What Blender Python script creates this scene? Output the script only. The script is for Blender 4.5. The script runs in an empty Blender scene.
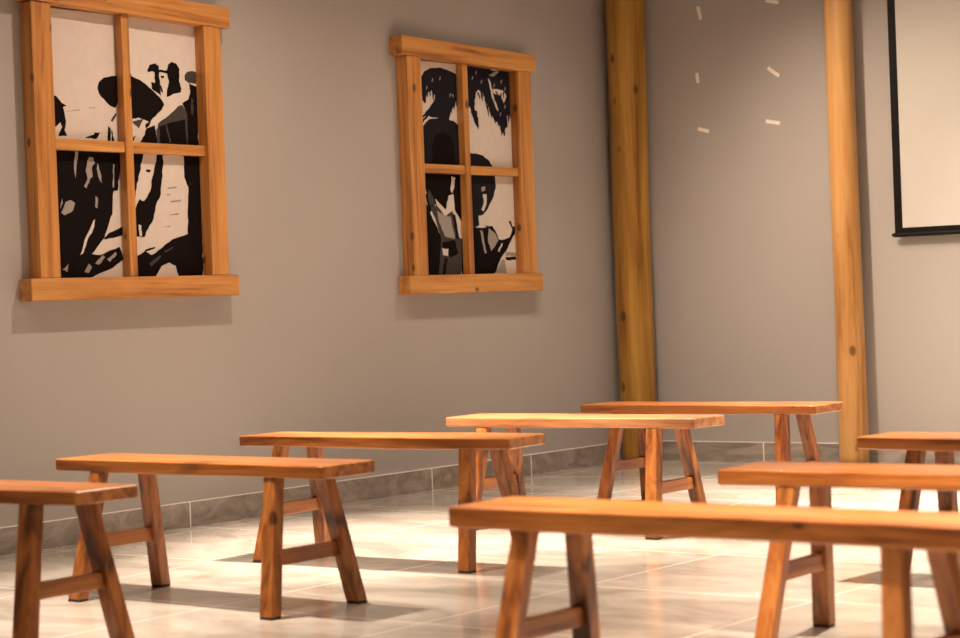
import bpy, bmesh, math, random
from mathutils import Vector, Matrix

scene = bpy.context.scene
COL = scene.collection

# ------------------------------------------------------------------ camera
F_PX, YAW, PITCH, ROLL = 2077.9, 0.65658, -0.00949, -0.03702
fw0 = Vector((-math.sin(YAW), math.cos(YAW), 0)); r0 = Vector((math.cos(YAW), math.sin(YAW), 0)); u0 = Vector((0, 0, 1))
fw = fw0*math.cos(PITCH) + u0*math.sin(PITCH); u1 = u0*math.cos(PITCH) - fw0*math.sin(PITCH)
rr = r0*math.cos(ROLL) + u1*math.sin(ROLL); uu = u1*math.cos(ROLL) - r0*math.sin(ROLL)
cd = bpy.data.cameras.new('camera'); cam = bpy.data.objects.new('camera', cd); COL.objects.link(cam)
cam.matrix_world = Matrix(((rr.x, uu.x, -fw.x, 0), (rr.y, uu.y, -fw.y, 0), (rr.z, uu.z, -fw.z, 1.0), (0, 0, 0, 1)))
cd.sensor_width = 36; cd.lens = F_PX/960*36
cd.clip_start = 0.05; cd.clip_end = 60
cd.dof.use_dof = True; cd.dof.focus_distance = 9.8; cd.dof.aperture_fstop = 3.4
scene.camera = cam

# ------------------------------------------------------------------ world, exposure
w = bpy.data.worlds.new('world'); scene.world = w; w.use_nodes = True
w.node_tree.nodes['Background'].inputs[0].default_value = (1.0, 0.8, 0.62, 1)
w.node_tree.nodes['Background'].inputs[1].default_value = 0.0
scene.view_settings.view_transform = 'Standard'; scene.view_settings.look = 'None'
scene.view_settings.gamma = 1; scene.view_settings.use_curve_mapping = False
scene.view_settings.exposure = 0.08

# ------------------------------------------------------------------ room numbers
XL, YB, XR, YF, HC = -6.954, 10.486, 2.4, -1.6, 3.3      # left wall, back wall, right wall, rear wall, ceiling
STEP_X, REC = -5.42, 0.02                              # where the back wall steps back behind the second log
LAMP_COL = (1.0, 0.79, 0.60)

# ceiling spotlights of the room (recessed, above the frame)
def spot(x, y, power, half=62, tx=0.0, ty=0.0, blend=0.9, radius=0.025):
    l = bpy.data.lights.new('ceiling_spot', 'SPOT'); o = bpy.data.objects.new('ceiling_spot', l); COL.objects.link(o)
    l.energy = power; l.color = LAMP_COL; l.spot_size = math.radians(2*half); l.spot_blend = blend; l.shadow_soft_size = radius
    o.location = (x, y, HC-0.05)
    d = Vector((tx, ty, -1)); o.rotation_euler = d.to_track_quat('-Z', 'Y').to_euler()
SPOTS = [  # wide ones wash the walls
         (-5.6, 6.6, 155, 74), (-5.5, 9.0, 85, 72), (-5.6, 4.4, 80, 72), (-2.9, 6.6, 70, 72), (-2.9, 4.2, 80, 70), (-2.9, 1.6, 380, 60),
         (-5.68, 8.2, 310, 52, 0.35, 0.50), (-4.3, 8.6, 330, 46, 0.35, 0.40), (-2.6, 9.0, 560, 56),
         # narrow beams over the benches
         (-5.5, 6.7, 2300, 25), (-4.9, 8.9, 1300, 24), (-4.1, 7.9, 1200, 26), (-2.9, 6.6, 1500, 30), (-5.35, 4.8, 1150, 27), (-2.3, 4.3, 1700, 28)]
for s in SPOTS: spot(*s)

# ------------------------------------------------------------------ material helpers
class NT:
    def __init__(s, name):
        s.m = bpy.data.materials.new(name); s.m.use_nodes = True; s.t = s.m.node_tree
        s.b = s.t.nodes['Principled BSDF']
    def n(s, typ, **kw):
        x = s.t.nodes.new(typ)
        for k, v in kw.items():
            if k.startswith('i_'):
                key = k[2:]; key = int(key) if key.isdigit() else key.replace('_', ' ')
                x.inputs[key].default_value = v
            else: setattr(x, k, v)
        return x
    def l(s, a, b): s.t.links.new(a, b)
    def math(s, op, a, b=None, c=None):
        x = s.t.nodes.new('ShaderNodeMath'); x.operation = op
        for i, v in enumerate((a, b, c)):
            if v is None: continue
            if isinstance(v, (int, float)): x.inputs[i].default_value = v
            else: s.l(v, x.inputs[i])
        return x.outputs[0]
    def ramp(s, fac, stops):
        r = s.t.nodes.new('ShaderNodeValToRGB'); e = r.color_ramp.elements
        while len(e) < len(stops): e.new(0.5)
        for k, (p, c) in enumerate(stops):
            e[k].position = p; e[k].color = (*c, 1) if len(c) == 3 else c
        s.l(fac, r.inputs[0]); return r.outputs[0]
    def mix(s, fac, a, b, mode='MIX'):
        x = s.t.nodes.new('ShaderNodeMix'); x.data_type = 'RGBA'; x.blend_type = mode
        for sock, v in ((x.inputs[0], fac), (x.inputs[6], a), (x.inputs[7], b)):
            if isinstance(v, (int, float)): sock.default_value = v
            elif isinstance(v, tuple): sock.default_value = (*v, 1)
            else: s.l(v, sock)
        return x.outputs[2]

def wood(name, light, mid, dark, axis, across=26, along=1.3, rough=0.35, streak=0.5, knots=True, knot_scale=(3.2, 3.2), knot_size=0.16, bump=0.02, coat=0.0):
    """varnished pine; grain runs along the given axis of the part, every part gets its own stretch of wood"""
    k = NT(name)
    tc = k.n('ShaderNodeTexCoord'); oi = k.n('ShaderNodeObjectInfo')
    off = k.n('ShaderNodeVectorMath', operation='MULTIPLY_ADD'); 
    comb = k.n('ShaderNodeCombineXYZ')
    r1 = k.math('MULTIPLY', oi.outputs['Random'], 37.0); r2 = k.math('MULTIPLY', oi.outputs['Random'], 91.0)
    k.l(r1, comb.inputs[0]); k.l(r2, comb.inputs[1]); k.l(r1, comb.inputs[2])
    add = k.n('ShaderNodeVectorMath', operation='ADD'); k.l(tc.outputs['Object'], add.inputs[0]); k.l(comb.outputs[0], add.inputs[1])
    def scaled(al, ac):
        v = [ac, ac, ac]; v[axis] = al
        x = k.n('ShaderNodeVectorMath', operation='MULTIPLY'); k.l(add.outputs[0], x.inputs[0]); x.inputs[1].default_value = v
        return x.outputs[0]
    # knots
    vo = k.n('ShaderNodeTexVoronoi', feature='F1'); vo.inputs['Scale'].default_value = 1; vo.inputs['Randomness'].default_value = 1
    k.l(scaled(knot_scale[0], knot_scale[1]), vo.inputs['Vector'])
    kd = vo.outputs['Distance']
    # warp the grain around the knots
    ns = k.n('ShaderNodeTexNoise'); ns.inputs['Scale'].default_value = 1; ns.inputs['Detail'].default_value = 5; ns.inputs['Roughness'].default_value = 0.6; ns.inputs['Distortion'].default_value = 0.6
    k.l(scaled(along, across), ns.inputs['Vector'])
    fine = k.n('ShaderNodeTexNoise'); fine.inputs['Scale'].default_value = 1; fine.inputs['Detail'].default_value = 3
    k.l(scaled(along*3, across*5), fine.inputs['Vector'])
    g = k.math('ADD', k.math('MULTIPLY', ns.outputs['Fac'], 0.8), k.math('MULTIPLY', fine.outputs['Fac'], 0.2))
    col = k.ramp(g, [(0.34, dark), (0.47, mid), (0.62, light)])
    # broad dark streaks of heartwood
    sn = k.n('ShaderNodeTexNoise'); sn.inputs['Scale'].default_value = 1; sn.inputs['Detail'].default_value = 3; sn.inputs['Distortion'].default_value = 0.8
    k.l(scaled(along*1.6, across*0.32), sn.inputs['Vector'])
    sf = k.ramp(sn.outputs['Fac'], [(0.52, (0, 0, 0)), (0.68, (1, 1, 1))])
    col = k.mix(k.math('MULTIPLY', sf, streak), col, tuple(c*0.45 for c in dark))
    if knots:
        kf = k.ramp(kd, [(knot_size*0.6, (1, 1, 1)), (knot_size, (0, 0, 0))])
        col = k.mix(k.math('MULTIPLY', kf, 0.85), col, tuple(c*0.3 for c in dark))
    k.l(col, k.b.inputs['Base Color'])
    k.b.inputs['Roughness'].default_value = rough
    k.b.inputs['Coat Weight'].default_value = coat; k.b.inputs['Coat Roughness'].default_value = 0.15
    bp = k.n('ShaderNodeBump'); bp.inputs['Strength'].default_value = 0.25; bp.inputs['Distance'].default_value = bump*0.1
    k.l(g, bp.inputs['Height']); k.l(bp.outputs[0], k.b.inputs['Normal'])
    return k.m

BENCH_TONES = {'pale': dict(light=(0.54, 0.26, 0.125), mid=(0.43, 0.18, 0.075), dark=(0.25, 0.08, 0.022)),
               'orange': dict(light=(0.515, 0.199, 0.048), mid=(0.374, 0.121, 0.025), dark=(0.156, 0.039, 0.008)),
               'red': dict(light=(0.406, 0.140, 0.033), mid=(0.257, 0.074, 0.016), dark=(0.094, 0.022, 0.005))}
BENCH_WOOD = {}
for tone, c in BENCH_TONES.items():
    BENCH_WOOD[tone] = (
        wood('varnished_%s_bench_wood_lengthwise' % tone, axis=0, **c, rough=0.3, streak=0.5, coat=0.2, knot_scale=(3.5, 7), knot_size=0.075),
        wood('varnished_%s_bench_wood_upright' % tone, axis=2, **{k: tuple(v*0.86 for v in q) for k, q in c.items()}, rough=0.42, streak=0.9, across=30, along=2.2, coat=0.05, knot_scale=(4, 7), knot_size=0.13),
        wood('varnished_%s_bench_wood_crosswise' % tone, axis=1, **c, rough=0.34, streak=0.35, coat=0.15, knots=False))
FW = dict(light=(0.60, 0.29, 0.085), mid=(0.48, 0.20, 0.048), dark=(0.26, 0.088, 0.016))
frame_h = wood('pine_frame_wood_lengthwise', axis=1, **FW, rough=0.42, streak=0.16, across=22, along=1.2, knot_scale=(5.0, 8.0), knot_size=0.14)
frame_v = wood('pine_frame_wood_upright', axis=2, **FW, rough=0.42, streak=0.16, across=22, along=1.2, knot_scale=(5.0, 8.0), knot_size=0.14)
log_mat_a = wood('peeled_golden_log_wood', (0.425, 0.230, 0.038), (0.323, 0.153, 0.022), (0.187, 0.072, 0.010), 2, across=14, along=1.0, rough=0.4, streak=0.14, knot_scale=(3.2, 5.5), knot_size=0.13)
log_mat_b = wood('peeled_pale_log_wood', (0.62, 0.35, 0.135), (0.53, 0.275, 0.09), (0.36, 0.155, 0.04), 2, across=12, along=0.8, rough=0.38, streak=0.1, knot_scale=(3.4, 6.0), knot_size=0.13)

def plain(name, col, rough=0.6, noise=0.0, scale=8.0, metallic=0.0, bump=0.0):
    k = NT(name); k.b.inputs['Roughness'].default_value = rough; k.b.inputs['Metallic'].default_value = metallic
    tc = k.n('ShaderNodeTexCoord'); ns = k.n('ShaderNodeTexNoise'); ns.inputs['Scale'].default_value = scale; ns.inputs['Detail'].default_value = 4
    k.l(tc.outputs['Object'], ns.inputs['Vector'])
    k.l(k.ramp(ns.outputs['Fac'], [(0.3, tuple(c*(1-noise) for c in col)), (0.7, tuple(min(1, c*(1+noise)) for c in col))]), k.b.inputs['Base Color'])
    if bump:
        n2 = k.n('ShaderNodeTexNoise'); n2.inputs['Scale'].default_value = 220; k.l(tc.outputs['Object'], n2.inputs['Vector'])
        b = k.n('ShaderNodeBump'); b.inputs['Strength'].default_value = bump; b.inputs['Distance'].default_value = 0.002
        k.l(n2.outputs['Fac'], b.inputs['Height']); k.l(b.outputs[0], k.b.inputs['Normal'])
    return k.m
paint = plain('grey_wall_paint', (0.385, 0.355, 0.336), 0.75, 0.025, 1.3, bump=0.15)
ceil_m = plain('white_ceiling_paint', (0.35, 0.33, 0.31), 0.8, 0.02)
screen_m = plain('matte_projection_fabric', (0.52, 0.50, 0.465), 0.85, 0.01)
black_m = plain('black_screen_border', (0.008, 0.007, 0.007), 0.45, 0.1)
black_m.node_tree.nodes['Principled BSDF'].inputs['Specular IOR Level'].default_value = 0.12
tape_m = plain('cream_paper_tape', (0.85, 0.78, 0.68), 0.7, 0.05, 60)
foot_end_m = plain('dark_foot_end', (0.03, 0.012, 0.006), 0.6, 0.2, 40)  # thin slice at the bottom of each leg, darker than the leg
caulk_lit_top_m = plain('white_caulk_and_lit_top', (0.8, 0.76, 0.7), 0.6, 0.02)  # white caulk; its colour also paints the lit top of the skirting tiles

def tile_lines(k, vec_socket, sx, sy, ox, oy, width):
    """1 on the joints of a square tile grid"""
    sep = k.n('ShaderNodeSeparateXYZ'); k.l(vec_socket, sep.inputs[0])
    out = None
    for ch, s, o in ((0, sx, ox), (1, sy, oy)):
        if not s: continue
        d = k.math('SUBTRACT', sep.outputs[ch], o-1000*s)
        f = k.math('MODULO', d, s)
        e = k.math('MINIMUM', f, k.math('SUBTRACT', s, f))
        ln = k.math('LESS_THAN', e, width/2)
        out = ln if out is None else k.math('MAXIMUM', out, ln)
    return out
def marble(name, c0, c1, c2, grout, sx, sy, ox, oy, width, rough, scale=2.2, spec=0.5):
    k = NT(name); tc = k.n('ShaderNodeTexCoord')
    n1 = k.n('ShaderNodeTexNoise'); n1.inputs['Scale'].default_value = scale; n1.inputs['Detail'].default_value = 8; n1.inputs['Roughness'].default_value = 0.62; n1.inputs['Distortion'].default_value = 1.0
    st = k.n('ShaderNodeVectorMath', operation='MULTIPLY'); st.inputs[1].default_value = (0.75, 1.5, 2.5); k.l(tc.outputs['Object'], st.inputs[0]); k.l(st.outputs[0], n1.inputs['Vector'])
    col = k.ramp(n1.outputs['Fac'], [(0.36, c0), (0.5, c1), (0.64, c2)])
    ve = k.n('ShaderNodeTexNoise'); ve.inputs['Scale'].default_value = scale*1.7; ve.inputs['Detail'].default_value = 4; ve.inputs['Distortion'].default_value = 2.5; k.l(st.outputs[0], ve.inputs['Vector'])
    a = k.math('ABSOLUTE', k.math('SUBTRACT', ve.outputs['Fac'], 0.5))
    vf = k.ramp(a, [(0.0, (1, 1, 1)), (0.022, (0, 0, 0))])
    col = k.mix(k.math('MULTIPLY', vf, 0.2), col, c2)
    ln = tile_lines(k, tc.outputs['Object'], sx, sy, ox, oy, width)
    col = k.mix(ln, col, grout)
    k.l(col, k.b.inputs['Base Color']); k.b.inputs['Specular IOR Level'].default_value = spec
    k.l(k.math('ADD', k.math('MULTIPLY', ln, 0.4), rough), k.b.inputs['Roughness'])
    return k.m
T = 0.89
floor_m = marble('polished_beige_marble_tiles', (0.30, 0.27, 0.245), (0.41, 0.38, 0.345), (0.52, 0.49, 0.45), (0.53, 0.495, 0.45), T, T, -4.11, 5.87, 0.006, 0.13)
GR = (0.78, 0.74, 0.68)
skirt = ((0.22, 0.188, 0.163), (0.29, 0.25, 0.22), (0.38, 0.335, 0.295))
skirt_left = marble('grey_marble_skirting_left', *skirt, GR, 0, T, 0, 6.762, 0.008, 0.25, 5)
skirt_back = marble('grey_marble_skirting_back', *skirt, GR, T, 0, -6.042, 0, 0.008, 0.25, 5)

# ------------------------------------------------------------------ mesh helpers
def link(name, bm, mats, parent=None, smooth=False, bevel=0.0, seg=2):
    me = bpy.data.meshes.new(name); bmesh.ops.recalc_face_normals(bm, faces=bm.faces); bm.to_mesh(me); bm.free()
    for m in (mats if isinstance(mats, (list, tuple)) else [mats]): me.materials.append(m)
    o = bpy.data.objects.new(name, me); COL.objects.link(o)
    if smooth: me.polygons.foreach_set('use_smooth', [True]*len(me.polygons))
    if bevel:
        md = o.modifiers.new('bevel', 'BEVEL'); md.width = bevel; md.segments = seg; md.limit_method = 'ANGLE'; md.angle_limit = math.radians(40)
    if parent: o.parent = parent
    return o
def box(bm, x0, x1, y0, y1, z0, z1):
    vs = [bm.verts.new((x, y, z)) for x in (x0, x1) for y in (y0, y1) for z in (z0, z1)]
    for f in ((0, 1, 3, 2), (4, 6, 7, 5), (0, 4, 5, 1), (2, 3, 7, 6), (0, 2, 6, 4), (1, 5, 7, 3)): bm.faces.new([vs[i] for i in f])
    return vs
def boxes(*b):
    bm = bmesh.new()
    for q in b: box(bm, *q)
    return bm
def loft(sections):
    """skin a list of equal-length closed rings, capped at both ends"""
    bm = bmesh.new(); rings = [[bm.verts.new(p) for p in s] for s in sections]; n = len(rings[0])
    for a, b in zip(rings, rings[1:]):
        for i in range(n): bm.faces.new((a[i], a[(i+1) % n], b[(i+1) % n], b[i]))
    bm.faces.new(rings[0]); bm.faces.new(rings[-1]); return bm
def structure(o): o['kind'] = 'structure'; return o
def thing(name, label, cat, loc=(0, 0, 0), group=None):
    o = bpy.data.objects.new(name, None); o.empty_display_size = 0.1; COL.objects.link(o); o.location = loc
    o['label'] = label; o['category'] = cat
    if group: o['group'] = group
    return o

# ------------------------------------------------------------------ room shell
structure(link('floor', boxes((XL-0.2, XR+0.2, YF-0.2, YB+0.4, -0.1, 0)), floor_m))
structure(link('ceiling', boxes((XL-0.2, XR+0.2, YF-0.2, YB+0.4, HC, HC+0.1)), ceil_m))
structure(link('wall_left', boxes((XL-0.2, XL, YF-0.2, YB+0.4, 0, HC)), paint))
structure(link('wall_right', boxes((XR, XR+0.2, YF-0.2, YB+0.4, 0, HC)), paint))
structure(link('wall_rear', boxes((XL, XR, YF-0.2, YF, 0, HC)), paint))
bm = bmesh.new()                                           # back wall with its shallow step
pts = [(XL, YB), (STEP_X, YB), (STEP_X, YB+REC), (XR, YB+REC), (XR, YB+0.4), (XL, YB+0.4)]
lo = [bm.verts.new((x, y, 0)) for x, y in pts]; hi = [bm.verts.new((x, y, HC)) for x, y in pts]
for i in range(6): bm.faces.new((lo[i], lo[(i+1) % 6], hi[(i+1) % 6], hi[i]))
bm.faces.new(lo); bm.faces.new(hi)
structure(link('wall_back', bm, paint))
BH, BT = 0.112, 0.012
structure(link('baseboard_left', boxes((XL, XL+BT, YF, YB, 0, BH)), skirt_left, bevel=0.001))
bm = boxes((XL+BT, STEP_X+BT, YB-BT, YB, 0, BH), (STEP_X, STEP_X+BT, YB, YB+REC-BT, 0, BH), (STEP_X, XR, YB+REC-BT, YB+REC, 0, BH))
structure(link('baseboard_back', bm, skirt_back, bevel=0.001))
structure(link('trim_1', boxes((XL, XL+BT*0.95, YF, YB, BH, BH+0.004)), caulk_lit_top_m))
structure(link('trim_2', boxes((XL+BT, STEP_X+BT, YB-BT*0.95, YB, BH, BH+0.004), (STEP_X, XR, YB+REC-BT*0.95, YB+REC, BH, BH+0.004)), caulk_lit_top_m))

# ------------------------------------------------------------------ log posts
def log_post(label, x, y, r_bottom, r_top, mat, seed, cat='log post'):
    rnd = random.Random(seed); ph = [rnd.uniform(0, 6.28) for _ in range(8)]; N, M = 48, 60
    secs = []
    for j in range(M+1):
        z = HC*j/M; r = r_bottom+(r_top-r_bottom)*j/M
        r *= 1+0.012*math.sin(z*2.1+ph[0])+0.008*math.sin(z*5.3+ph[1])
        cx = 0.004*math.sin(z*1.7+ph[2]); cy = 0.004*math.sin(z*1.3+ph[3])
        secs.append([(cx+r*(1+0.008*math.sin(3*a+ph[4]+z))*math.cos(a), cy+r*(1+0.008*math.sin(3*a+ph[4]+z))*math.sin(a), z) for a in (2*math.pi*i/N for i in range(N))])
    o = link('log_post', loft(secs), mat, smooth=True); o.location = (x, y, 0)
    o['label'] = label; o['category'] = cat; o['group'] = 'peeled log posts against the back wall'
    return o
log_post('thick golden peeled log post standing in the corner of the two walls', -6.803, YB-0.145, 0.106, 0.119, log_mat_a, 3)
log_post('slimmer pale peeled log post on the back wall beside the projection screen', -5.425, YB-0.086, 0.081, 0.078, log_mat_b, 8)

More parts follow.
